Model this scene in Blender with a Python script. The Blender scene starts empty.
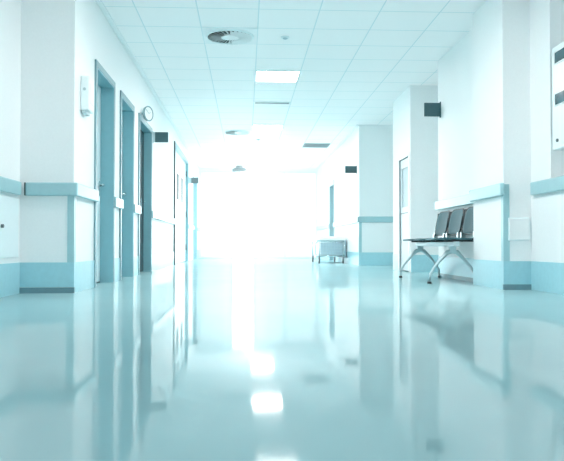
# A glossy cyan hospital corridor with daylight flooding in at the far end.
# World frame: x across the corridor (right +), y along it (away from the camera +), z up, metres.
import bpy, bmesh, math, random
from mathutils import Vector, Matrix
R = math.radians
PI = math.pi
random.seed(4)
scene = bpy.context.scene
COL = scene.collection

# ------------------------------------------------------------------ materials
def new_mat(name):
    m = bpy.data.materials.new(name)
    m.use_nodes = True
    nt = m.node_tree
    return m, nt, nt.nodes.get('Principled BSDF')

def plain(name, col, rough=0.5, metal=0.0, spec=0.5, noise=0.0, bump=0.0, scale=20.0):
    m, nt, b = new_mat(name)
    b.inputs['Base Color'].default_value = (*col, 1)
    b.inputs['Roughness'].default_value = rough
    b.inputs['Metallic'].default_value = metal
    b.inputs['Specular IOR Level'].default_value = spec
    if noise or bump:
        tc = nt.nodes.new('ShaderNodeTexCoord')
        n = nt.nodes.new('ShaderNodeTexNoise')
        n.inputs['Scale'].default_value = scale
        n.inputs['Detail'].default_value = 4
        nt.links.new(tc.outputs['Object'], n.inputs['Vector'])
        if noise:
            r = nt.nodes.new('ShaderNodeValToRGB')
            r.color_ramp.elements[0].position = 0.3
            r.color_ramp.elements[1].position = 0.7
            r.color_ramp.elements[0].color = (*[c * (1 - noise) for c in col], 1)
            r.color_ramp.elements[1].color = (*[min(1, c * (1 + noise)) for c in col], 1)
            nt.links.new(n.outputs['Fac'], r.inputs['Fac'])
            nt.links.new(r.outputs['Color'], b.inputs['Base Color'])
        if bump:
            bp = nt.nodes.new('ShaderNodeBump')
            bp.inputs['Strength'].default_value = bump
            bp.inputs['Distance'].default_value = 0.002
            nt.links.new(n.outputs['Fac'], bp.inputs['Height'])
            nt.links.new(bp.outputs['Normal'], b.inputs['Normal'])
    return m

def emit(name, col, strength):
    m, nt, b = new_mat(name)
    nt.nodes.remove(b)
    e = nt.nodes.new('ShaderNodeEmission')
    e.inputs['Color'].default_value = (*col, 1)
    e.inputs['Strength'].default_value = strength
    nt.links.new(e.outputs[0], nt.nodes['Material Output'].inputs['Surface'])
    return m

M = {}
M['paint'] = plain('white_wall_paint', (0.84, 0.868, 0.872), 0.55, spec=0.3, noise=0.012, bump=0.04, scale=60)
M['panel'] = plain('pale_wall_sheet', (0.76, 0.87, 0.89), 0.35, spec=0.4, noise=0.01, scale=30)
M['vinyl'] = plain('teal_rail_vinyl', (0.36, 0.58, 0.62), 0.32, spec=0.5, noise=0.02, scale=40)
M['kick'] = plain('teal_skirting_vinyl', (0.36, 0.64, 0.71), 0.32, spec=0.5, noise=0.03, scale=25)
M['dark_strip'] = plain('dark_skirting_strip', (0.15, 0.28, 0.32), 0.4, noise=0.05, scale=30)
M['casing'] = plain('grey_teal_door_frame', (0.19, 0.34, 0.38), 0.35, noise=0.02, scale=20)
M['reveal'] = plain('teal_door_reveal', (0.21, 0.44, 0.50), 0.35, noise=0.02, scale=20)
M['leaf'] = plain('white_door_leaf', (0.78, 0.88, 0.90), 0.35, noise=0.01, scale=15)
M['dark_leaf'] = plain('dark_door_leaf', (0.03, 0.07, 0.085), 0.5, spec=0.2, noise=0.05, scale=15)
M['grey_leaf'] = plain('pale_grey_door_leaf', (0.52, 0.60, 0.62), 0.45, noise=0.01, scale=15)
M['near_black'] = plain('near_black_finish', (0.03, 0.07, 0.08), 0.5)
M['chrome'] = plain('polished_metal', (0.62, 0.72, 0.74), 0.22, 1.0, noise=0.03, scale=30)
M['steel'] = plain('pale_painted_steel', (0.50, 0.64, 0.67), 0.45, 0.3, noise=0.03, scale=30)
M['chair'] = plain('teal_grey_seat_shell', (0.05, 0.135, 0.16), 0.6, 0.0, spec=0.3, noise=0.04, scale=40)
M['black'] = plain('black_plastic', (0.02, 0.035, 0.04), 0.4, noise=0.05, scale=30)
M['sign'] = plain('dark_teal_sign', (0.045, 0.115, 0.13), 0.5, noise=0.04, scale=30)
M['white_plastic'] = plain('white_plastic', (0.78, 0.87, 0.88), 0.35, noise=0.01, scale=30)
M['grey_plastic'] = plain('grey_plastic', (0.42, 0.55, 0.58), 0.4, noise=0.02, scale=30)
M['vent_dark'] = plain('shadowy_duct', (0.035, 0.06, 0.065), 0.7, noise=0.1, scale=20)
M['vent_grey'] = plain('grey_vent_metal', (0.11, 0.16, 0.17), 0.5, noise=0.03, scale=20)
M['grille'] = plain('return_grille_metal', (0.24, 0.29, 0.30), 0.6, noise=0.03, scale=20)
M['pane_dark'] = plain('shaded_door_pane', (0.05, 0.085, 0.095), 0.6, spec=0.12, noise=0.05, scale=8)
M['screen'] = plain('dark_display_glass', (0.03, 0.10, 0.125), 0.12, noise=0.4, scale=9)
M['mattress'] = plain('white_mattress', (0.82, 0.9, 0.91), 0.6, noise=0.02, bump=0.2, scale=40)
M['blue'] = plain('blue_grey_panel', (0.46, 0.62, 0.70), 0.4, noise=0.04, scale=20)
M['rubber'] = plain('dark_rubber', (0.04, 0.05, 0.055), 0.6, noise=0.05, scale=30)
M['tube'] = emit('light_diffuser', (1.0, 0.90, 0.872), 36.0)

def floor_mat():
    m, nt, b = new_mat('glossy_cyan_vinyl_floor')
    tc = nt.nodes.new('ShaderNodeTexCoord')
    n = nt.nodes.new('ShaderNodeTexNoise'); n.inputs['Scale'].default_value = 1.1; n.inputs['Detail'].default_value = 5
    r = nt.nodes.new('ShaderNodeValToRGB')
    r.color_ramp.elements[0].position = 0.3; r.color_ramp.elements[1].position = 0.75
    r.color_ramp.elements[0].color = (0.375, 0.60, 0.635, 1)
    r.color_ramp.elements[1].color = (0.40, 0.63, 0.665, 1)
    nt.links.new(tc.outputs['Object'], n.inputs['Vector'])
    nt.links.new(n.outputs['Fac'], r.inputs['Fac'])
    df = nt.nodes.new('ShaderNodeBsdfDiffuse'); nt.links.new(r.outputs['Color'], df.inputs['Color'])
    gs = nt.nodes.new('ShaderNodeBsdfGlossy'); gs.inputs['Roughness'].default_value = 0.05
    fr = nt.nodes.new('ShaderNodeFresnel'); fr.inputs['IOR'].default_value = 1.5
    cap = nt.nodes.new('ShaderNodeMath'); cap.operation = 'MINIMUM'; cap.inputs[1].default_value = 0.42
    ms = nt.nodes.new('ShaderNodeMixShader')
    nt.links.new(fr.outputs[0], cap.inputs[0]); nt.links.new(cap.outputs[0], ms.inputs[0])
    nt.links.new(df.outputs[0], ms.inputs[1]); nt.links.new(gs.outputs[0], ms.inputs[2])
    nt.links.new(ms.outputs[0], nt.nodes['Material Output'].inputs['Surface'])
    nt.nodes.remove(b)
    # gentle unevenness of the sheet vinyl
    mp = nt.nodes.new('ShaderNodeMapping'); mp.inputs['Scale'].default_value = (1.6, 2.6, 1)
    n2 = nt.nodes.new('ShaderNodeTexNoise'); n2.inputs['Scale'].default_value = 1.0; n2.inputs['Detail'].default_value = 2
    bp = nt.nodes.new('ShaderNodeBump'); bp.inputs['Strength'].default_value = 0.12; bp.inputs['Distance'].default_value = 0.004
    nt.links.new(tc.outputs['Object'], mp.inputs['Vector'])
    nt.links.new(mp.outputs['Vector'], n2.inputs['Vector'])
    nt.links.new(n2.outputs['Fac'], bp.inputs['Height'])
    nt.links.new(bp.outputs['Normal'], gs.inputs['Normal'])
    return m
M['floor'] = floor_mat()

TILE = 0.61
TX0, TY0 = 0.125, 6.93          # one crossing of the ceiling grid
def ceiling_mat():
    m, nt, b = new_mat('suspended_ceiling_tiles')
    tc = nt.nodes.new('ShaderNodeTexCoord')
    sx = nt.nodes.new('ShaderNodeSeparateXYZ')
    nt.links.new(tc.outputs['Object'], sx.inputs[0])
    def math_(op, a, bb):
        q = nt.nodes.new('ShaderNodeMath'); q.operation = op
        for i, v in enumerate((a, bb)):
            if isinstance(v, (int, float)): q.inputs[i].default_value = v
            else: nt.links.new(v, q.inputs[i])
        return q.outputs[0]
    def line(sock, off, w):
        d = math_('PINGPONG', math_('SUBTRACT', sock, off), TILE / 2)
        return math_('LESS_THAN', d, w)
    lx = line(sx.outputs['X'], TX0, 0.006)
    ly = line(sx.outputs['Y'], TY0, 0.008)
    l = math_('MAXIMUM', lx, ly)
    n = nt.nodes.new('ShaderNodeTexNoise'); n.inputs['Scale'].default_value = 3
    nt.links.new(tc.outputs['Object'], n.inputs['Vector'])
    mixn = nt.nodes.new('ShaderNodeMix'); mixn.data_type = 'RGBA'
    mixn.inputs[6].default_value = (0.955, 0.93, 0.925, 1); mixn.inputs[7].default_value = (0.965, 0.94, 0.935, 1)
    nt.links.new(n.outputs['Fac'], mixn.inputs[0])
    mix = nt.nodes.new('ShaderNodeMix'); mix.data_type = 'RGBA'
    mix.inputs[7].default_value = (0.70, 0.78, 0.80, 1)
    nt.links.new(l, mix.inputs[0]); nt.links.new(mixn.outputs[2], mix.inputs[6])
    nt.links.new(mix.outputs[2], b.inputs['Base Color'])
    b.inputs['Roughness'].default_value = 0.7
    b.inputs['Specular IOR Level'].default_value = 0.2
    return m
M['ceiling'] = ceiling_mat()

def glass_mat():
    m, nt, b = new_mat('clear_window_glass')
    nt.nodes.remove(b)
    t = nt.nodes.new('ShaderNodeBsdfTransparent'); t.inputs[0].default_value = (0.95, 0.99, 0.99, 1)
    g = nt.nodes.new('ShaderNodeBsdfGlossy'); g.inputs['Roughness'].default_value = 0.03
    f = nt.nodes.new('ShaderNodeFresnel'); f.inputs['IOR'].default_value = 1.45
    x = nt.nodes.new('ShaderNodeMixShader')
    nt.links.new(f.outputs[0], x.inputs[0]); nt.links.new(t.outputs[0], x.inputs[1]); nt.links.new(g.outputs[0], x.inputs[2])
    nt.links.new(x.outputs[0], nt.nodes['Material Output'].inputs['Surface'])
    return m
M['glass'] = glass_mat()

def glow_pane_mat():  # translucent panes added so the end wall reads white beside the window
    m, nt, b = new_mat('translucent_glow_pane')
    nt.nodes.remove(b)
    t = nt.nodes.new('ShaderNodeBsdfTranslucent'); t.inputs[0].default_value = (0.52, 0.53, 0.53, 1)
    g = nt.nodes.new('ShaderNodeBsdfDiffuse'); g.inputs[0].default_value = (0.5, 0.54, 0.55, 1)
    x = nt.nodes.new('ShaderNodeAddShader')
    nt.links.new(t.outputs[0], x.inputs[0]); nt.links.new(g.outputs[0], x.inputs[1])
    nt.links.new(x.outputs[0], nt.nodes['Material Output'].inputs['Surface'])
    return m
M['glow_pane'] = glow_pane_mat()

# ------------------------------------------------------------------ mesh helpers
class MB:
    """collects shapes and links them as ONE mesh object"""
    def __init__(self):
        self.bm = bmesh.new(); self.mi = 0
    def _mat(self, faces):
        for f in faces: f.material_index = self.mi
    def box(self, x0, x1, y0, y1, z0, z1, bevel=0.0, seg=2):
        res = bmesh.ops.create_cube(self.bm, size=1)
        vs = res['verts']
        for v in vs:
            v.co = Vector(((x0 + x1) / 2 + v.co.x * (x1 - x0), (y0 + y1) / 2 + v.co.y * (y1 - y0), (z0 + z1) / 2 + v.co.z * (z1 - z0)))
        fs = {f for v in vs for f in v.link_faces}
        self._mat(fs)
        if bevel:
            es = list({e for v in vs for e in v.link_edges})
            r = bmesh.ops.bevel(self.bm, geom=es, offset=bevel, segments=seg, profile=0.5, affect='EDGES', clamp_overlap=True)
            self._mat(r['faces'])
        return self
    def prism(self, outline, z0, z1, bevel=0.0):
        lo = [self.bm.verts.new((x, y, z0)) for x, y in outline]; hi = [self.bm.verts.new((x, y, z1)) for x, y in outline]
        n = len(outline)
        fs = [self.bm.faces.new(lo), self.bm.faces.new(hi[::-1])] + [self.bm.faces.new((lo[(i + 1) % n], lo[i], hi[i], hi[(i + 1) % n])) for i in range(n)]
        bmesh.ops.recalc_face_normals(self.bm, faces=fs)
        if bevel:
            bmesh.ops.bevel(self.bm, geom=list({e for f in fs for e in f.edges}), offset=bevel, segments=3, profile=0.5, affect='EDGES', clamp_overlap=True)
        return self
    def cyl(self, p, q, r, r2=None, n=20, cap=True):
        p, q = Vector(p), Vector(q); d = q - p
        rot = d.to_track_quat('Z', 'Y').to_matrix().to_4x4()
        mt = Matrix.Translation((p + q) / 2) @ rot
        res = bmesh.ops.create_cone(self.bm, cap_ends=cap, segments=n, radius1=r, radius2=r if r2 is None else r2, depth=d.length, matrix=mt)
        fs = {f for v in res['verts'] for f in v.link_faces}
        self._mat(fs)
        for f in fs:
            if len(f.verts) == 4: f.smooth = True
        return self
    def sweep(self, pts, r, n=10, flat=1.0, closed=False):
        """round (or flattened) tube through points"""
        pts = [Vector(p) for p in pts]; rings = []
        k = len(pts)
        for i, p in enumerate(pts):
            if closed: t = pts[(i + 1) % k] - pts[i - 1]
            else: t = pts[min(i + 1, k - 1)] - pts[max(i - 1, 0)]
            t.normalize()
            up = Vector((0, 0, 1)) if abs(t.z) < 0.95 else Vector((0, 1, 0))
            a = t.cross(up).normalized(); b = a.cross(t).normalized()
            rr = r[i] if isinstance(r, (list, tuple)) else r
            rings.append([self.bm.verts.new(p + a * math.cos(2 * PI * j / n) * rr + b * math.sin(2 * PI * j / n) * rr * flat) for j in range(n)])
        fs = []
        for i in range(k if closed else k - 1):
            u, w = rings[i], rings[(i + 1) % k]
            for j in range(n):
                f = self.bm.faces.new((u[j], u[(j + 1) % n], w[(j + 1) % n], w[j])); f.smooth = True; fs.append(f)
        if not closed:
            fs.append(self.bm.faces.new(list(reversed(rings[0])))); fs.append(self.bm.faces.new(rings[-1]))
        self._mat(fs)
        return self
    def shell(self, outline, fn, thick, rings=6):
        """domed sheet: outline (u,v) list, fn(u,v)->point, thickness along the local normal"""
        n = len(outline)
        def layer(off):
            L = []
            for k in range(rings, 0, -1):
                s = k / rings
                L.append([(u * s, v * s) for u, v in outline])
            out = []
            for ring in L:
                row = []
                for u, v in ring:
                    p = Vector(fn(u, v)); du = Vector(fn(u + 1e-3, v)) - p; dv = Vector(fn(u, v + 1e-3)) - p
                    nn = du.cross(dv).normalized()
                    row.append(self.bm.verts.new(p + nn * off))
                out.append(row)
            p = Vector(fn(0, 0)); du = Vector(fn(1e-3, 0)) - p; dv = Vector(fn(0, 1e-3)) - p
            return out, self.bm.verts.new(p + du.cross(dv).normalized() * off)
        A, ca = layer(thick / 2); B, cb = layer(-thick / 2)
        fs = []
        for L, c, flip in ((A, ca, False), (B, cb, True)):
            for k in range(len(L) - 1):
                for j in range(n):
                    q = [L[k][j], L[k][(j + 1) % n], L[k + 1][(j + 1) % n], L[k + 1][j]]
                    fs.append(self.bm.faces.new(q[::-1] if flip else q))
            for j in range(n):
                q = [L[-1][j], L[-1][(j + 1) % n], c]
                fs.append(self.bm.faces.new(q[::-1] if flip else q))
        for j in range(n):
            fs.append(self.bm.faces.new((A[0][(j + 1) % n], A[0][j], B[0][j], B[0][(j + 1) % n])))
        for f in fs: f.smooth = True
        self._mat(fs)
        return self
    def build(self, name, mats, parent=None, loc=None, smooth_angle=None):
        bmesh.ops.recalc_face_normals(self.bm, faces=self.bm.faces)
        me = bpy.data.meshes.new(name); self.bm.to_mesh(me); self.bm.free()
        if not isinstance(mats, (list, tuple)): mats = [mats]
        for m in mats: me.materials.append(m)
        o = bpy.data.objects.new(name, me); COL.objects.link(o)
        if parent: o.parent = parent
        if loc: o.location = loc
        return o

def rrect(w, h, r, n=5):
    pts = []
    for cx, cy, a0 in ((w / 2 - r, h / 2 - r, 0), (-w / 2 + r, h / 2 - r, 90), (-w / 2 + r, -h / 2 + r, 180), (w / 2 - r, -h / 2 + r, 270)):
        for k in range(n + 1):
            a = R(a0 + 90 * k / n); pts.append((cx + r * math.cos(a), cy + r * math.sin(a)))
    return pts

def tag(o, label=None, cat=None, group=None, kind=None):
    if label: o['label'] = label
    if cat: o['category'] = cat
    if group: o['group'] = group
    if kind: o['kind'] = kind
    return o

def empty(name, loc, label, cat, group=None, kind=None):
    o = bpy.data.objects.new(name, None); COL.objects.link(o)
    o.location = loc; o.empty_display_size = 0.1
    return tag(o, label, cat, group, kind)

def struct(o, label, cat):
    return tag(o, label, cat, None, 'structure')

def copy_tree(o, parent=None):
    c = o.copy(); COL.objects.link(c)
    if parent: c.parent = parent
    for ch in o.children: copy_tree(ch, c)
    return c

# ------------------------------------------------------------------ main dimensions
XL, XLN = -1.433, -1.875        # left wall; left wall nearest the camera
YLP = 5.905                      # front of the left pier
H = 2.75
YE = 21.4                       # far end of the corridor
RZ0, RZ1 = 0.808, 0.918         # crash rail, left
SZ0, SZ1 = 0.84, 0.955          # crash rail, right
KZ = 0.255                      # top of vinyl skirting
T = 0.2                         # wall thickness

# ------------------------------------------------------------------ floor, ceiling
struct(MB().box(-2.3, 4.0, -3.0, YE + 0.3, -0.1, 0).build('floor', M['floor']), 'glossy pale cyan sheet vinyl corridor floor', 'floor')
struct(MB().box(-2.3, 4.0, -3.0, YE + 0.3, H, H + 0.1).build('ceiling', M['ceiling']), 'white suspended ceiling of square tiles', 'ceiling')

# ------------------------------------------------------------------ left wall with door openings
DC = 0.06                       # door casing width
# (name, y0, y1, z1) outer edges of the casings
doors_left = [('door_1', 6.675, 7.645, 2.16), ('door_2', 8.005, 8.955, 2.16), ('door_3', 9.365, 10.655, 2.16),
              ('door_4', 14.0, 17.37, 2.47), ('door_5', 18.97, 20.37, 2.25)]
DEPTH = 0.125                   # how deep the leaves sit
struct(MB().box(XLN - T, XLN, -3.0, YLP, 0, H).build('wall_left', M['paint']), 'white left wall nearest the viewer', 'wall')
w = MB()
ops = [(y0 + DC, y1 - DC, z1 - DC) for _, y0, y1, z1 in doors_left]
segs = []; y = YLP
for y0, y1, z1 in ops:
    w.box(XLN - T, XL, y, y0, 0, H)
    w.box(XLN - T, XL, y0, y1, z1, H)
    segs.append((y, y0)); y = y1
w.box(XLN - T, XL, y, YE, 0, H); segs.append((y, YE))
struct(w.build('wall_left', M['paint']), 'white left corridor wall with a row of doorways', 'wall')

# lower sheet panelling, skirting and crash rail on the left
seg_out = []; y = YLP
for _, y0, y1, z1 in doors_left:
    seg_out.append((y, y0)); y = y1
seg_out.append((y, YE))
b = MB(); b2 = MB()
for (a, c) in seg_out:
    b.box(XL, XL + 0.008, a, c, 0.05, KZ)
    b2.box(XL, XL + 0.008, a, c, 0.0, 0.05)
b.box(XLN + 0.008, XL + 0.008, YLP - 0.008, YLP, 0.05, KZ)
b.box(XLN, XLN + 0.008, -3.0, YLP, 0.0, KZ)
struct(b.build('baseboard_left', M['kick']), 'teal vinyl skirting along the left wall', 'baseboard')
b2.build('lower_strip', M['kick'])
o = bpy.data.objects['lower_strip']; o.parent = bpy.data.objects['baseboard_left']
MB().box(XLN + 0.008, XL + 0.012, YLP - 0.014, YLP, 0.0, 0.048).build('base_strip', M['dark_strip'], bpy.data.objects['baseboard_left'])

def rail_profile_run(mb, x_wall, side, y0, y1, z0=RZ0, z1=RZ1, d=0.04):
    """bumper rail along y; side = +1 when the corridor lies towards +x"""
    xa, xb = (x_wall, x_wall + d) if side > 0 else (x_wall - d, x_wall)
    mb.box(xa, xb, y0, y1, z0, z1, 0.012, 3)
def rail_front(mb, x0, x1, y, z0=RZ0, z1=RZ1, d=0.04):
    mb.box(x0, x1, y - d, y, z0, z1, 0.012, 3)

tn = [0]
def trim(mb, mat, label, name=None):
    tn[0] += 1
    return struct(mb.build('trim_%d' % tn[0], mat), label, 'trim')

r = MB()
rail_profile_run(r, XLN, 1, -3.0, YLP - 0.075)
trim(r, M['vinyl'], 'pale bumper rail on the left wall nearest the viewer')
r = MB()
r.prism([(XLN + 0.055, YLP), (XLN + 0.055, YLP - 0.04), (XL + 0.04, YLP - 0.04), (XL + 0.04, doors_left[0][1] + DC - 0.005), (XL, doors_left[0][1] + DC - 0.005), (XL, YLP)], RZ0, RZ1, 0.012)
o = trim(r, M['vinyl'], 'teal bumper rail wrapping the left pier up to first doorway')
MB().box(XLN + 0.048, XLN + 0.056, YLP - 0.041, YLP, RZ0 + 0.002, RZ1 - 0.002).build('gap_shade', M['near_black'], o)  # thin dark piece painting the shade in the gap at the rail end
lab = ['pale bumper rail between first and second left doorways', 'pale bumper rail between second and third left doorways',
       'pale bumper rail between the dark doorway and the double door', 'pale bumper rail beyond the left double door', 'far end of the left bumper rail']
for i, (a, c) in enumerate(seg_out[1:]):
    r = MB(); rail_profile_run(r, XL, 1, a - DC + 0.005, (c + DC - 0.005) if c < YE else c)
    trim(r, M['vinyl'], lab[i])
# vertical corner guard of the left pier
g = MB()
g.box(XL - 0.05, XL + 0.006, YLP - 0.006, YLP, KZ, RZ0)
g.box(XL, XL + 0.006, YLP, YLP + 0.05, KZ, RZ0)
trim(g, M['vinyl'], 'teal corner guard on left pier under the rail')

# ------------------------------------------------------------------ doors on the left
def lever(parent, x, y, z, side):
    h = MB()
    h.box(x, x + side * 0.008, y - 0.02, y + 0.02, z - 0.11, z + 0.05, 0.003)
    h.sweep([(x + side * 0.005, y, z), (x + side * 0.055, y, z), (x + side * 0.06, y - 0.02, z), (x + side * 0.06, y - 0.12, z)], 0.009, 8)
    return h.build('handle', M['chrome'], parent)

def door_left(name, y0, y1, z1, label, kind):
    d = empty(name, (0, 0, 0), label, 'door', None, 'structure')
    d.location = (XL, (y0 + y1) / 2, 0)
    def P(mb, n, m, par=d):
        o = mb.build(n, m, par); o.matrix_parent_inverse = Matrix.Translation(-Vector(d.location)) if par is d else Matrix(); return o
    f = MB()
    if kind == 'double':
        P(MB().box(XL, XL + 0.028, y0 - 0.03, y0 - 0.001, 0, z1, 0.003), 'edge_strip', M['near_black'])
    f.box(XL - 0.03, XL + 0.018, y0, y0 + DC, 0, z1, 0.004)
    f.box(XL - 0.03, XL + 0.018, y1 - DC, y1, 0, z1, 0.004)
    f.box(XL - 0.03, XL + 0.018, y0 + DC, y1 - DC, z1 - DC, z1, 0.004)
    P(f, 'frame', M['casing'])
    q = MB()                                            # reveal lining
    dp = {'double': 0.05, 'dark': 0.10}.get(kind, DEPTH)
    q.box(XL - dp - 0.06, XL + 0.013, y1 - DC - 0.012, y1 - DC, 0, z1 - DC)
    q.box(XL - dp - 0.06, XL + 0.013, y0 + DC, y0 + DC + 0.012, 0, z1 - DC)
    q.box(XL - dp - 0.06, XL + 0.013, y0 + DC + 0.012, y1 - DC - 0.012, z1 - DC - 0.012, z1 - DC)
    P(q, 'reveal', M['reveal'])
    a, c, zt = y0 + DC + 0.012, y1 - DC - 0.012, z1 - DC - 0.012
    if kind == 'double':
        mid = (a + c) / 2 + 0.1
        for (s, e, hy) in ((a + 0.004, mid - 0.004, a), (mid + 0.004, c - 0.004, c)):
            lf = MB(); xw = XL - dp
            v0, v1 = e - 0.75, e - 0.25
            if s > mid: v0, v1 = s + 0.25, s + 0.75
            # leaf built round its vision panel
            lf.box(xw - 0.045, xw, s, v0, 0.012, zt - 0.004); lf.box(xw - 0.045, xw, v1, e, 0.012, zt - 0.004)
            lf.box(xw - 0.045, xw, v0, v1, 0.012, 1.38); lf.box(xw - 0.045, xw, v0, v1, 1.95, zt - 0.004)
            L = P(lf, 'leaf', M['leaf'])
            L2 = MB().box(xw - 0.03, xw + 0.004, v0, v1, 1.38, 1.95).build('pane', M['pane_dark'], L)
            hb = MB()
            for z in (0.35, 1.15, 2.15):
                hb.cyl((XL - 0.0 - dp + 0.012, hy + (0.02 if hy == a else -0.02), z - 0.07), (XL - dp + 0.012, hy + (0.02 if hy == a else -0.02), z + 0.07), 0.012, n=10)
            hb.build('hinge', M['near_black'], L)
    elif kind == 'dark':
        xw = XL - dp
        mid = (a + c) / 2 + 0.18
        for (s, e) in ((a + 0.004, mid - 0.006), (mid + 0.006, c - 0.004)):
            L = P(MB().box(xw - 0.045, xw, s, e, 0.012, zt - 0.004, 0.003), 'leaf', M['dark_leaf'])
        lever(L, xw, mid + 0.09, 1.03, 1)
    else:
        xw = XL - dp
        L = P(MB().box(xw - 0.045, xw, a + 0.004, c - 0.004, 0.012, zt - 0.004, 0.003), 'leaf', M['leaf'])
        lever(L, xw, c - 0.07, 1.03, 1)
        P(MB().box(xw - 0.05, xw + 0.003, a, c, 0.0, 0.012), 'threshold', M['near_black'])
    return d
kinds = ['single', 'single', 'dark', 'double', 'single']
dl = ['white left door in a grey frame, nearest to viewer', 'white left door in a grey frame, second from viewer',
      'dark double leaf left doorway under the round clock', 'white left double door with narrow windows', 'farthest white left door beyond the double door']
for (n, y0, y1, z1), k, l in zip(doors_left, kinds, dl): door_left(n, y0, y1, z1, l, k)

# ------------------------------------------------------------------ right wall: piers, niches and recesses
XN, XP, XB, XD, XF = 2.556, 2.305, 2.45, 2.41, 2.2      # near wall, pier, bench niche, door wall, far wall
YP0, YP1, YB1, YD0, YD1, YF0 = 6.155, 6.99, 8.805, 10.14, 11.36, 13.53
XO = 3.4
wr = MB()
wr.box(XN, XO, -3.0, 5.74, 0, SZ1)                     # low wall under the instrument recess
struct(wr.build('wall_right', M['paint']), 'low white right wall under the instrument box', 'wall')
wr = MB()
wr.box(2.86, XO, -3.0, 5.74, SZ1, H)
struct(wr.build('wall_right', M['paint']), 'white right wall with a recess behind the instrument box', 'wall')
wr = MB()
wr.box(XN, XO, 5.74, YP0, 0, H)
wr.box(XP, XO, YP0, YP1, 0, H)
wr.box(XB, XO, YP1, YB1, 0, H)
wr.box(XO - 0.1, XO, YB1, YD0, 0, H)
DR0, DR1, DRZ = 10.24, 10.88, 1.72                     # low doorway in the door wall
wr.box(XD, XO, YD0, DR0, 0, H)
wr.box(XD, XO, DR0, DR1, DRZ, H)
wr.box(XD + 0.09, XO, DR0, DR1, 0, DRZ)
wr.box(XD, XO, DR1, YD1, 0, H)
wr.box(XO - 0.1, XO, YD1, YF0, 0, H)
FR0, FR1, FRZ = 17.34, 18.31, 2.02                     # far doorway
wr.box(XF, XO, YF0, FR0, 0, H)
wr.box(XF, XO, FR0, FR1, FRZ, H)
wr.box(XF + 0.2, XO, FR0, FR1, 0, FRZ)
wr.box(XF, XO, FR1, YE, 0, H)
struct(wr.build('wall_right', M['paint']), 'white right corridor wall with piers and recesses', 'wall')

b = MB(); e = 0.008
b.box(XN - e, XN, -3.0, YP0 - e, 0, KZ)
b.box(XP - e, XN, YP0 - e, YP0, 0.048, KZ)
b.box(XP - e, XP, YP0, YP1, 0, KZ)
b.box(XP, XB, YP1, YP1 + e, 0, KZ)
b.box(XB - e, XB, YP1 + e, YB1, 0.045, KZ)
b.box(XD, XO - 0.1, YD0 - e, YD0, 0, KZ)
b.box(XD - e, XD, DR1 + 0.05, YD1, 0, KZ)
b.box(XF, XO - 0.1, YF0 - e, YF0, 0, KZ)
b.box(XF - e, XF, YF0 - e, FR0, 0, KZ)
b.box(XF - e, XF, FR1, YE, 0, KZ)
BR = struct(b.build('baseboard_right', M['kick']), 'teal vinyl skirting along the right wall', 'baseboard')
MB().box(XP - 0.012, XN - e, YP0 - 0.014, YP0, 0, 0.048).build('base_strip', M['dark_strip'], BR)
MB().box(XB - 0.014, XB, YP1 + e, YB1, 0, 0.045).build('base_strip', M['dark_strip'], BR)

r = MB(); rail_profile_run(r, XN, -1, -3.0, YP0 - 0.07, SZ0, SZ1)
trim(r, M['vinyl'], 'pale bumper rail on the right wall under the instrument box')
r = MB(); rail_profile_run(r, XP, -1, YP0 - 0.035, YP1 + 0.02, SZ0, SZ1)
trim(r, M['vinyl'], 'pale bumper rail on the right pier beside the bench')
r = MB(); rail_profile_run(r, XB, -1, YP1 + 0.02, YB1 + 0.03, SZ0, SZ1)
trim(r, M['vinyl'], 'pale bumper rail above the bench backs')
r = MB(); rail_front(r, XF - 0.04, XO - 0.1, YF0, SZ0, SZ1)
rail_profile_run(r, XF, -1, YF0 - 0.04, FR0, SZ0, SZ1)
trim(r, M['vinyl'], 'teal bumper rail turning the corner behind the trolley')
r = MB(); rail_profile_run(r, XF, -1, FR1, YE, SZ0, SZ1)
trim(r, M['vinyl'], 'far end of the right bumper rail')
g = MB()
g.box(XP - 0.006, XP + 0.05, YP0 - 0.006, YP0, KZ, SZ1 - 0.01)
g.box(XP - 0.006, XP, YP0, YP0 + 0.05, KZ, SZ0)
trim(g, M['vinyl'], 'teal corner guard on the right pier')
g = MB(); g.box(XF - 0.006, XF + 0.05, YF0 - 0.006, YF0, KZ, SZ0); g.box(XF - 0.006, XF, YF0, YF0 + 0.05, KZ, SZ0)
trim(g, M['vinyl'], 'teal corner guard behind the trolley')

# cove strips where the walls meet the ceiling
g = MB(); g.box(XL, XL + 0.05, YLP, YE, H - 0.03, H, 0.008)
trim(g, M['paint'], 'white cove strip along the top of left wall')
g = MB(); g.box(XF - 0.05, XF, YF0, YE, H - 0.03, H, 0.008)
trim(g, M['paint'], 'white cove strip along the top of the far right wall')

# door in the right door wall
d = empty('door_6', (XD, (DR0 + DR1) / 2, 0), 'white right door with a ribbed upper panel beyond the bench', 'door', None, 'structure')
inv = Matrix.Translation(-Vector(d.location))
def Pd(mb, n, m):
    o = mb.build(n, m, d); o.matrix_parent_inverse = inv; return o
f = MB()
f.box(XD - 0.012, XD + 0.05, DR0 - 0.05, DR0, 0, DRZ + 0.05, 0.004)
f.box(XD - 0.012, XD + 0.05, DR1, DR1 + 0.05, 0, DRZ + 0.05, 0.004)
f.box(XD - 0.02, XD + 0.05, DR0, DR1, DRZ, DRZ + 0.05, 0.004)
Pd(f, 'frame', M['leaf'])
lf = MB()
xw = XD + 0.012
lf.box(xw, xw + 0.045, DR0, DR1, 0.012, 0.88)
lf.box(xw, xw + 0.045, DR0, DR1, 0.895, 0.98); lf.box(xw, xw + 0.045, DR0, DR1, 1.58, DRZ)
lf.box(xw, xw + 0.045, DR0, DR0 + 0.12, 0.98, 1.58); lf.box(xw, xw + 0.045, DR1 - 0.12, DR1, 0.98, 1.58)
lf.box(xw + 0.015, xw + 0.045, DR0, DR1, 0.88, 0.895)
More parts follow.
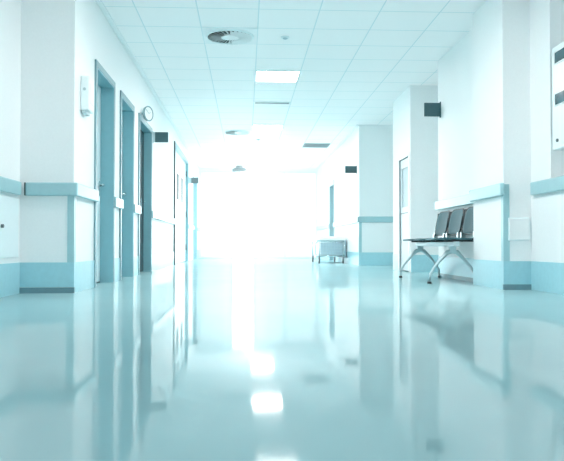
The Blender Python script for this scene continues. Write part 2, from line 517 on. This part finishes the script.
L = Pd(lf, 'leaf', M['grey_leaf'])
MB().box(xw + 0.002, xw + 0.012, DR0, DR1, 0.882, 0.893).build('seam_strip', M['vent_grey'], L)
gl = MB()
for k in range(12):
    ya = DR0 + 0.12 + k * (DR1 - DR0 - 0.24) / 12
    gl.box(xw + 0.012, xw + 0.03, ya + 0.006, ya + (DR1 - DR0 - 0.24) / 12 - 0.006, 0.98, 1.58, 0.003, 1)
gl.box(xw + 0.03, xw + 0.035, DR0 + 0.12, DR1 - 0.12, 0.98, 1.58)
gl.build('ribbed_panel', M['grey_plastic'], L)
# far right doorway
d = empty('door_7', (XF, (FR0 + FR1) / 2, 0), 'pale far right doorway beyond the trolley', 'door', None, 'structure')
inv = Matrix.Translation(-Vector(d.location))
f = MB()
f.box(XF - 0.015, XF + 0.13, FR1 - 0.05, FR1 + 0.02, 0, FRZ + 0.03, 0.004)
f.box(XF - 0.015, XF + 0.13, FR0 - 0.02, FR0 + 0.05, 0, FRZ + 0.03, 0.004)
f.box(XF - 0.015, XF + 0.13, FR0 + 0.05, FR1 - 0.05, FRZ - 0.1, FRZ + 0.03, 0.004)
Pd(f, 'frame', M['casing'])
L = Pd(MB().box(XF + 0.12, XF + 0.16, FR0, FR1, 0.01, FRZ - 0.02), 'leaf', M['leaf'])
lever(L, XF + 0.12, FR1 - 0.15, 1.03, -1)

# ------------------------------------------------------------------ end wall: narrow window, side panes added for the white glow
struct(MB().box(-2.3, XO, YE, YE + 0.2, 2.66, H).build('wall_end', M['paint']), 'narrow white lintel above the glazed end of the corridor', 'wall')
wn = empty('window_1', (0.4, YE, 0), 'bright narrow end window between added pale glow panes', 'window', None, 'structure')
inv = Matrix.Translation(-Vector(wn.location))
xs = [XL, -0.46, 0.22, 1.16, XF - 0.06]
f = MB()
for x in xs: f.box(x, x + 0.06, YE + 0.05, YE + 0.12, 0, 2.66, 0.004)
f.box(XL, XF, YE + 0.055, YE + 0.115, 0.0, 0.05, 0.004); f.box(XL, XF, YE + 0.055, YE + 0.115, 2.61, 2.66, 0.004)
o = f.build('window_frame', M['leaf'], wn); o.matrix_parent_inverse = inv
for k, (a, c) in enumerate(zip(xs, xs[1:])):
    o = MB().box(a + 0.06, c, YE + 0.08, YE + 0.09, 0.05, 2.61).build('pane' if k == 1 else 'added_glow_pane', M['glass'] if k == 1 else M['glow_pane'], wn); o.matrix_parent_inverse = inv

# ------------------------------------------------------------------ ceiling fittings
def tile(i, j):                                         # centre of ceiling tile
    return TX0 + TILE * (i + 0.5), TY0 + TILE * (j + 0.5)

def make_light():
    l = empty('ceiling_light', (0, 0, H), '', 'ceiling light', 'square ceiling light panels')
    s = TILE / 2 - 0.004
    f = MB()
    for x0, x1, y0, y1 in ((-s, s, -s, -s + 0.02), (-s, s, s - 0.02, s), (-s, -s + 0.02, -s + 0.02, s - 0.02), (s - 0.02, s, -s + 0.02, s - 0.02)):
        f.box(x0, x1, y0, y1, -0.014, 0)
    f.build('frame', M['white_plastic'], l)
    MB().box(-s + 0.02, s - 0.02, -s + 0.02, s - 0.02, -0.010, 0).build('diffuser', M['tube'], l)
    return l
light0 = make_light()
lights = [(-3, 'square ceiling light panel overhead, just above the picture'),
          (4, 'bright square ceiling light panel nearest the viewer'), (11, 'bright square ceiling light panel beyond the slot vent'),
          (18, 'third ceiling light panel from viewer, lost in glare'), ]
for k, (j, l) in enumerate(lights):
    o = light0 if k == 0 else copy_tree(light0)
    x, y = tile(0, j); o.location = (x, y, H); o['label'] = l

def make_diffuser():
    d = empty('air_diffuser', (0, 0, H), '', 'vent', 'round swirl diffusers')
    n = 40
    p = MB(); s = TILE / 2 - 0.004
    p.box(-s, s, -s, s, -0.006, 0)
    p.build('plate', M['paint'], d)
    c = MB().cyl((0, 0, -0.010), (0, 0, -0.0055), 0.255, n=48).build('duct', M['vent_dark'], d)
    ring = MB(); ring.sweep([(0.258 * math.cos(2 * PI * k / n), 0.258 * math.sin(2 * PI * k / n), -0.010) for k in range(n)], 0.012, 8, closed=True)
    ring.build('rim', M['white_plastic'], d)
    MB().cyl((0, 0, -0.022), (0, 0, -0.009), 0.10, 0.115, n=32).build('hub', M['paint'], d)
    v = MB()                                             # angled swirl blades
    nb = 28
    for k in range(nb):
        a = 2 * PI * k / nb; w_ = 2 * PI / nb * 0.72
        q = []
        for rr, da, z in ((0.105, 0, -0.012), (0.25, 0, -0.012), (0.25, w_, -0.034), (0.105, w_, -0.034)):
            q.append(v.bm.verts.new((rr * math.cos(a + da), rr * math.sin(a + da), z)))
        t_ = [v.bm.verts.new(x.co + Vector((0, 0, 0.002))) for x in q]
        v.bm.faces.new(q); v.bm.faces.new(t_[::-1])
        for i in range(4): v.bm.faces.new((q[i], t_[i], t_[(i + 1) % 4], q[(i + 1) % 4]))
    v.build('swirl_blades', M['paint'], d)
    return d
d0 = make_diffuser(); x, y = tile(-1, 1); d0.location = (x, y, H); d0['label'] = 'round swirl air diffuser in ceiling nearest the viewer'
d1 = copy_tree(d0); x, y = tile(-1, 12); d1.location = (x, y, H); d1['label'] = 'smaller looking round swirl diffuser, left of the second light panel'

# slot vent
x, y = tile(0, 7)
s = empty('slot_vent', (x, y, H), 'narrow grey slot vent in ceiling between the first two light panels', 'vent')
MB().box(-0.30, 0.30, -0.07, 0.07, -0.008, 0, 0.002).build('frame', M['white_plastic'], s)
for yy in (-0.035, 0.0, 0.035): MB().box(-0.28, 0.28, yy - 0.012, yy + 0.012, -0.0095, -0.0075).build('slot', M['vent_grey'], s)
# return grille on the right
x, y = tile(2, 15)
s = empty('return_grille', (x, y, H), 'grey square return air grille in ceiling at right', 'vent')
f = MB(); q = TILE / 2 - 0.004
f.box(-q, q, -q, -q + 0.03, -0.014, 0); f.box(-q, q, q - 0.03, q, -0.014, 0); f.box(-q, -q + 0.03, -q + 0.03, q - 0.03, -0.014, 0); f.box(q - 0.03, q, -q + 0.03, q - 0.03, -0.014, 0)
f.build('frame', M['grille'], s)
MB().box(-q + 0.03, q - 0.03, -q + 0.03, q - 0.03, -0.004, 0).build('duct', M['vent_dark'], s)
v = MB()
for k in range(16):
    yy = -q + 0.05 + k * (2 * q - 0.1) / 15
    v.box(-q + 0.03, q - 0.03, yy - 0.007, yy + 0.007, -0.013, -0.004)
v.build('louvres', M['grille'], s)
# sprinkler / detector
def detector(loc, label):
    s = empty('smoke_detector', loc, label, 'smoke detector')
    MB().cyl((0, 0, -0.012), (0, 0, 0), 0.045, 0.05, n=24).build('base', M['white_plastic'], s)
    MB().cyl((0, 0, -0.022), (0, 0, -0.012), 0.02, 0.03, n=24).build('sensing_head', M['grey_plastic'], s)
detector((0.44, 7.86, H), 'small round smoke detector beside the nearest diffuser')
detector((0.27, 15.55, H), 'tiny round smoke detector beyond the second light panel')
# dome fixture on a short stem
s = empty('dome_camera', (-0.2, 20.8, H), 'grey domed fixture hanging from the far ceiling', 'camera')
MB().cyl((0, 0, -0.05), (0, 0, 0), 0.11, 0.11, n=28).build('mount', M['vent_grey'], s)
b = MB()
prof = [(0.12, -0.05), (0.19, -0.075), (0.215, -0.12), (0.2, -0.17), (0.14, -0.2)]
for (r0, z0), (r1, z1) in zip(prof, prof[1:]): b.cyl((0, 0, z0), (0, 0, z1), r0, r1, n=32, cap=False)
b.cyl((0, 0, -0.2), (0, 0, -0.201), 0.14, n=32); b.cyl((0, 0, -0.05), (0, 0, -0.051), 0.12, n=32)
b.build('housing', M['sign'], s)

# ------------------------------------------------------------------ projecting signs
def sign(x0, x1, y, z0, z1, wall_x, label):
    cx = (x0 + x1) / 2; side = 1 if wall_x < cx else -1
    s = empty('projecting_sign', (wall_x, y, (z0 + z1) / 2), label, 'sign', 'blank dark signs projecting from the walls')
    h = (z1 - z0) / 2
    MB().box(min(x0, x1) - wall_x, max(x0, x1) - wall_x, -0.012, 0.012, -h, h, 0.003).build('panel', M['sign'], s)
    e = (x0 if side > 0 else x1) - wall_x
    m = MB(); m.box(min(0, side * 0.01), max(0, side * 0.01), -0.02, 0.02, -h - 0.015, h + 0.015, 0.002)
    if abs(e) > 0.012: m.box(min(side * 0.008, e), max(side * 0.008, e), -0.008, 0.008, -h, h)
    m.build('bracket', M['grey_plastic'] if side > 0 else M['sign'], s)
sign(-1.397, -1.198, 10.82, 1.98, 2.135, XL, 'blank dark sign projecting from left wall just past the clock')
sign(-1.375, -1.20, 17.67, 1.95, 2.10, XL, 'blank dark sign projecting from left wall past the double door')
sign(2.24, 2.425, 8.68, 2.02, 2.19, XB, 'blank dark sign projecting from right wall above the bench')
sign(1.966, 2.155, 13.8, 1.83, 1.97, XF, 'blank dark sign projecting from far right wall above the trolley')

# ------------------------------------------------------------------ clock over the dark doorway
c = empty('wall_clock', (-1.352, 9.67, 2.205), 'round white clock tilted out from wall above the dark doorway', 'clock')
c.rotation_euler = (0, 0, R(62))                        # face turned towards the corridor and the viewer
MB().cyl((0, 0.016, 0), (0, -0.016, 0), 0.098, n=40).build('case', M['grey_plastic'], c)
MB().cyl((0, -0.0155, 0), (0, -0.018, 0), 0.088, n=40).build('dial', M['white_plastic'], c)
rim = MB(); rim.sweep([(0.098 * math.cos(2 * PI * k / 40), -0.016, 0.098 * math.sin(2 * PI * k / 40)) for k in range(40)], 0.008, 8, closed=True)
rim.build('rim', M['casing'], c)
hd = MB()
for ang, ln in ((60, 0.05), (-50, 0.072)):
    a = R(ang); hd.sweep([(0, -0.020, 0), (ln * math.sin(a), -0.020, ln * math.cos(a))], 0.004, 6)
hd.build('hands', M['grey_plastic'], c)
br = MB().sweep([(0.0, 0.016, 0), (-0.02, 0.045, 0), (-0.038, 0.0715, 0)], 0.012, 8).build('bracket', M['grey_plastic'], c)

# ------------------------------------------------------------------ dispenser on the left wall
s = empty('hand_dispenser', (XL, 6.22, 1.54), 'white soap dispenser on wall before the first left door', 'dispenser')
MB().box(0, 0.075, -0.11, 0.10, 0.03, 0.33, 0.014, 3).build('body', M['white_plastic'], s)
MB().box(0.075, 0.081, -0.08, 0.07, 0.09, 0.27, 0.006).build('front_cover', M['white_plastic'], s)
MB().cyl((0.036, -0.10, 0.21), (0.036, -0.115, 0.21), 0.013, n=16).build('lock', M['grey_plastic'], s)
MB().box(0.012, 0.05, -0.105, 0.05, 0.0, 0.03, 0.008).build('nozzle', M['grey_plastic'], s)

# ------------------------------------------------------------------ access panel with latch, left foreground
s = empty('access_panel', (XLN + 0.002, 5.29, 0.3), 'white access hatch with dark latch on left wall at picture edge', 'access panel')
MB().box(0, 0.012, -0.5, 0.55, 0.0, 0.48, 0.003).build('hatch', M['panel'], s)
MB().cyl((0.012, 0.14, 0.245), (0.03, 0.14, 0.245), 0.014, n=16).build('latch', M['vent_grey'], s)

# ------------------------------------------------------------------ instrument box on the right wall
s = empty('instrument_box', (2.858, 5.30, 1.19), 'white wall mounted instrument box with two dark displays at right edge', 'instrument')
MB().box(-0.30, 0, -0.45, 0.42, 0, 0.86, 0.012, 3).build('housing', M['white_plastic'], s)
def disp(z):
    o = MB().box(-0.306, -0.299, 0.0, 0.345, z - 0.045, z + 0.045, 0.002).build('display', M['screen'], s)
    o['label'] = 'dark glass display'
    m = MB(); m.box(-0.309, -0.299, -0.012, 0.355, z + 0.045, z + 0.053, 0.001); m.box(-0.309, -0.299, -0.012, 0.355, z - 0.053, z - 0.045, 0.001)
    m.box(-0.309, -0.299, 0.345, 0.355, z - 0.045, z + 0.045)
    m.build('bezel', M['white_plastic'], o)
disp(0.755); disp(0.41)
MB().cyl((-0.299, 0.31, 0.07), (-0.312, 0.31, 0.07), 0.014, n=18).build('button', M['vent_grey'], s)
# junction box on the pier
s = empty('junction_box', (2.437, YP0, 0.44), 'pale square junction box low on the right pier face', 'junction box')
MB().box(-0.095, 0.095, -0.02, 0, 0, 0.205, 0.005).build('housing', M['panel'], s)
MB().box(-0.088, 0.088, -0.025, -0.018, 0.007, 0.198, 0.003).build('cover', M['paint'], s)

# ------------------------------------------------------------------ tandem bench of three seats
bench = empty('tandem_bench', (2.14, 7.82, 0), 'three seat grey metal waiting bench against the right wall', 'bench')
seat_y = [0.55, 0.0, -0.55]     # three places
MB().box(-0.03, 0.03, -0.80, 0.80, 0.385, 0.435, 0.006).build('beam', M['steel'], bench)
def seat_shell(yc):
    def fn(u, v):   # u along y, v along x (front -)
        return (v + 0.018, yc + u, 0.474 - 0.012 * (1 - (2 * u / 0.5) ** 2) - (0.02 * max(0, -v - 0.12) / 0.1) ** 1.0 * 0.5 + 0.02 * (v + 0.21) / 0.42 * -0.6)
    s = MB().shell(rrect(0.485, 0.46, 0.09), fn, 0.016).build('seat', M['chair'], bench)
    for q in (-0.178, 0.178): MB().box(-0.10, 0.20, yc + q - 0.0125, yc + q + 0.0125, 0.434, 0.458).build('seat_support', M['black'], s)
def back_shell(yc):
    def fn(u, v):   # u along y, v up
        t = v + 0.135
        return (0.205 + 0.165 * t / 0.27 * 0.32 + 0.02 * (1 - (2 * u / 0.5) ** 2), yc - u, 0.66 + v)
    s = MB().shell(rrect(0.47, 0.285, 0.085), fn, 0.014).build('backrest', M['chair'], bench)
    k = MB()
    pts = [fn(-u, v) for u, v in rrect(0.47, 0.285, 0.085)]
    k.sweep(pts, 0.009, 6, closed=True)
    k.build('edge_rim', M['black'], s)
    for sgn in (-1, 1):
        MB().sweep([(0.16, yc + sgn * 0.246, 0.45), (0.225, yc + sgn * 0.246, 0.50), (0.245, yc + sgn * 0.246, 0.62), (0.262, yc + sgn * 0.246, 0.79)], 0.013, 8).build('side_bracket', M['black'], s)
    MB().box(0.185, 0.235, yc - 0.235, yc - 0.195, 0.47, 0.54, 0.004).build('clamp', M['chrome'], s)
    MB().box(0.185, 0.235, yc + 0.195, yc + 0.235, 0.47, 0.54, 0.004).build('clamp', M['chrome'], s)
for yc in seat_y: seat_shell(yc); back_shell(yc)
for yl in (0.70, -0.65):
    l = MB()
    l.box(-0.035, 0.035, yl - 0.025, yl + 0.025, 0.32, 0.388, 0.004)
    for sgn in (-1, 1):
        l.sweep([(sgn * 0.0, yl, 0.335), (sgn * 0.05, yl, 0.325), (sgn * 0.12, yl, 0.255), (sgn * 0.19, yl, 0.17), (sgn * 0.232, yl, 0.10), (sgn * 0.242, yl, 0.018)],
                [0.024, 0.024, 0.018, 0.015, 0.013, 0.012], 10)
    L = l.build('leg_frame', M['steel'], bench)
    for sgn in (-1, 1): MB().cyl((sgn * 0.243, yl, 0), (sgn * 0.243, yl, 0.022), 0.024, 0.02, n=16).build('foot', M['black'], L)

# ------------------------------------------------------------------ low trolley by the far right wall
t = empty('trolley', (1.85, 15.8, 0), 'low wheeled trolley with white mattress top by far right wall', 'trolley')
W, Lh = 0.29, 0.75
MB().box(-W, W, -Lh, Lh, 0.50, 0.585, 0.025, 3).build('mattress', M['mattress'], t)
f = MB()
for x in (-W + 0.02, W - 0.02):
    f.sweep([(x, -Lh + 0.02, 0.485), (x, Lh - 0.02, 0.485)], 0.016, 8)
    for y in (-Lh + 0.03, Lh - 0.03): f.sweep([(x, y, 0.49), (x, y, 0.15)], 0.015, 8)
    f.sweep([(x, -Lh + 0.03, 0.16), (x, Lh - 0.03, 0.16)], 0.014, 8)
for y in (-Lh + 0.03, Lh - 0.03):
    for z in (0.485, 0.16): f.sweep([(-W + 0.02, y, z), (W - 0.02, y, z)], 0.014, 8)
f.build('frame', M['chrome'], t)
bk = MB()
for k in range(9):
    x = -W + 0.05 + k * (2 * W - 0.1) / 8
    bk.sweep([(x, -Lh + 0.035, 0.18), (x, -Lh + 0.035, 0.47)], 0.004, 6)
for k in range(5):
    z = 0.2 + k * 0.06
    bk.sweep([(-W + 0.03, -Lh + 0.03, z), (W - 0.03, -Lh + 0.03, z)], 0.004, 6)
bk.build('wire_basket', M['steel'], t)
MB().box(-W + 0.06, W - 0.05, -Lh + 0.07, Lh - 0.07, 0.18, 0.46, 0.01).build('linen_bin', M['blue'], t)
MB().box(W - 0.02, W + 0.035, -Lh + 0.1, Lh - 0.1, 0.12, 0.5, 0.008).build('side_panel', M['blue'], t)
for x in (-W + 0.02, W - 0.04):
    for y in (-Lh + 0.03, Lh - 0.03):
        cs = MB()
        cs.box(x - 0.022, x + 0.022, y - 0.012, y + 0.012, 0.12, 0.16)
        cs.box(x - 0.02, x - 0.014, y - 0.02, y + 0.02, 0.05, 0.13); cs.box(x + 0.014, x + 0.02, y - 0.02, y + 0.02, 0.05, 0.13)
        C_ = cs.build('caster', M['chrome'], t)
        MB().cyl((x - 0.013, y, 0.075), (x + 0.013, y, 0.075), 0.075, n=24).build('wheel', M['rubber'], C_)
bar = MB(); bar.sweep([(-W - 0.005, -Lh + 0.03, 0.47), (-W - 0.05, -Lh + 0.03, 0.42), (-W - 0.06, -Lh + 0.03, 0.22), (-W - 0.03, -Lh + 0.03, 0.14), (-W + 0.02, -Lh + 0.03, 0.12)], 0.009, 8)
bar.build('push_bar', M['chrome'], t)

# ------------------------------------------------------------------ added glow volume and daylight
GLOW_VOLUME = True  # thin scatter volume added to spread a glow round the end window
if GLOW_VOLUME:
    hz = MB().box(-1.42, 3.25, 13.6, YE - 0.02, 0.004, H - 0.004).build('glow_volume', None or plain('tmp', (1, 1, 1)))
    m = bpy.data.materials.new('glow_scatter'); m.use_nodes = True
    nt = m.node_tree; nt.nodes.remove(nt.nodes['Principled BSDF'])
    v = nt.nodes.new('ShaderNodeVolumeScatter')
    v.inputs['Color'].default_value = (0.97, 1, 1, 1); v.inputs['Density'].default_value = 0.022; v.inputs['Anisotropy'].default_value = 0.6
    nt.links.new(v.outputs[0], nt.nodes['Material Output'].inputs['Volume'])
    hz.data.materials.clear(); hz.data.materials.append(m)
    tag(hz, 'added scatter volume that gives the far end its white glow', 'glow_volume', None, 'stuff')

def area(name, loc, rot, sx, sy, power, col):
    l = bpy.data.lights.new(name, 'AREA'); l.shape = 'RECTANGLE'; l.size = sx; l.size_y = sy
    l.energy = power; l.color = col
    o = bpy.data.objects.new(name, l); COL.objects.link(o); o.location = loc; o.rotation_euler = rot
    return o
# daylight outside the end window, shining down the corridor
area('daylight', (-0.09, YE + 0.16, 1.34), (R(-90), 0, 0), 0.62, 2.56, 95, (1.0, 0.985, 0.985))

wd = bpy.data.worlds.new('world'); scene.world = wd; wd.use_nodes = True
bg = wd.node_tree.nodes['Background']
bg.inputs['Color'].default_value = (1.0, 0.965, 0.97, 1); bg.inputs['Strength'].default_value = 0.9

# ------------------------------------------------------------------ camera
cam = bpy.data.cameras.new('camera'); cam.sensor_width = 36; cam.lens = 700 / 564 * 36
co = bpy.data.objects.new('camera', cam); COL.objects.link(co)
co.location = (0, 0, 0.4)
co.rotation_euler = (R(90) + math.atan(14.5 / 700), 0, -math.atan(36 / 700))
cam.clip_start = 0.05; cam.clip_end = 200
scene.camera = co
scene.cycles.max_bounces = 16; scene.cycles.diffuse_bounces = 10; scene.cycles.glossy_bounces = 6; scene.cycles.volume_bounces = 1
scene.view_settings.view_transform = 'Standard'; scene.view_settings.look = 'None'
scene.view_settings.gamma = 1; scene.view_settings.use_curve_mapping = False
scene.view_settings.exposure = 1.0
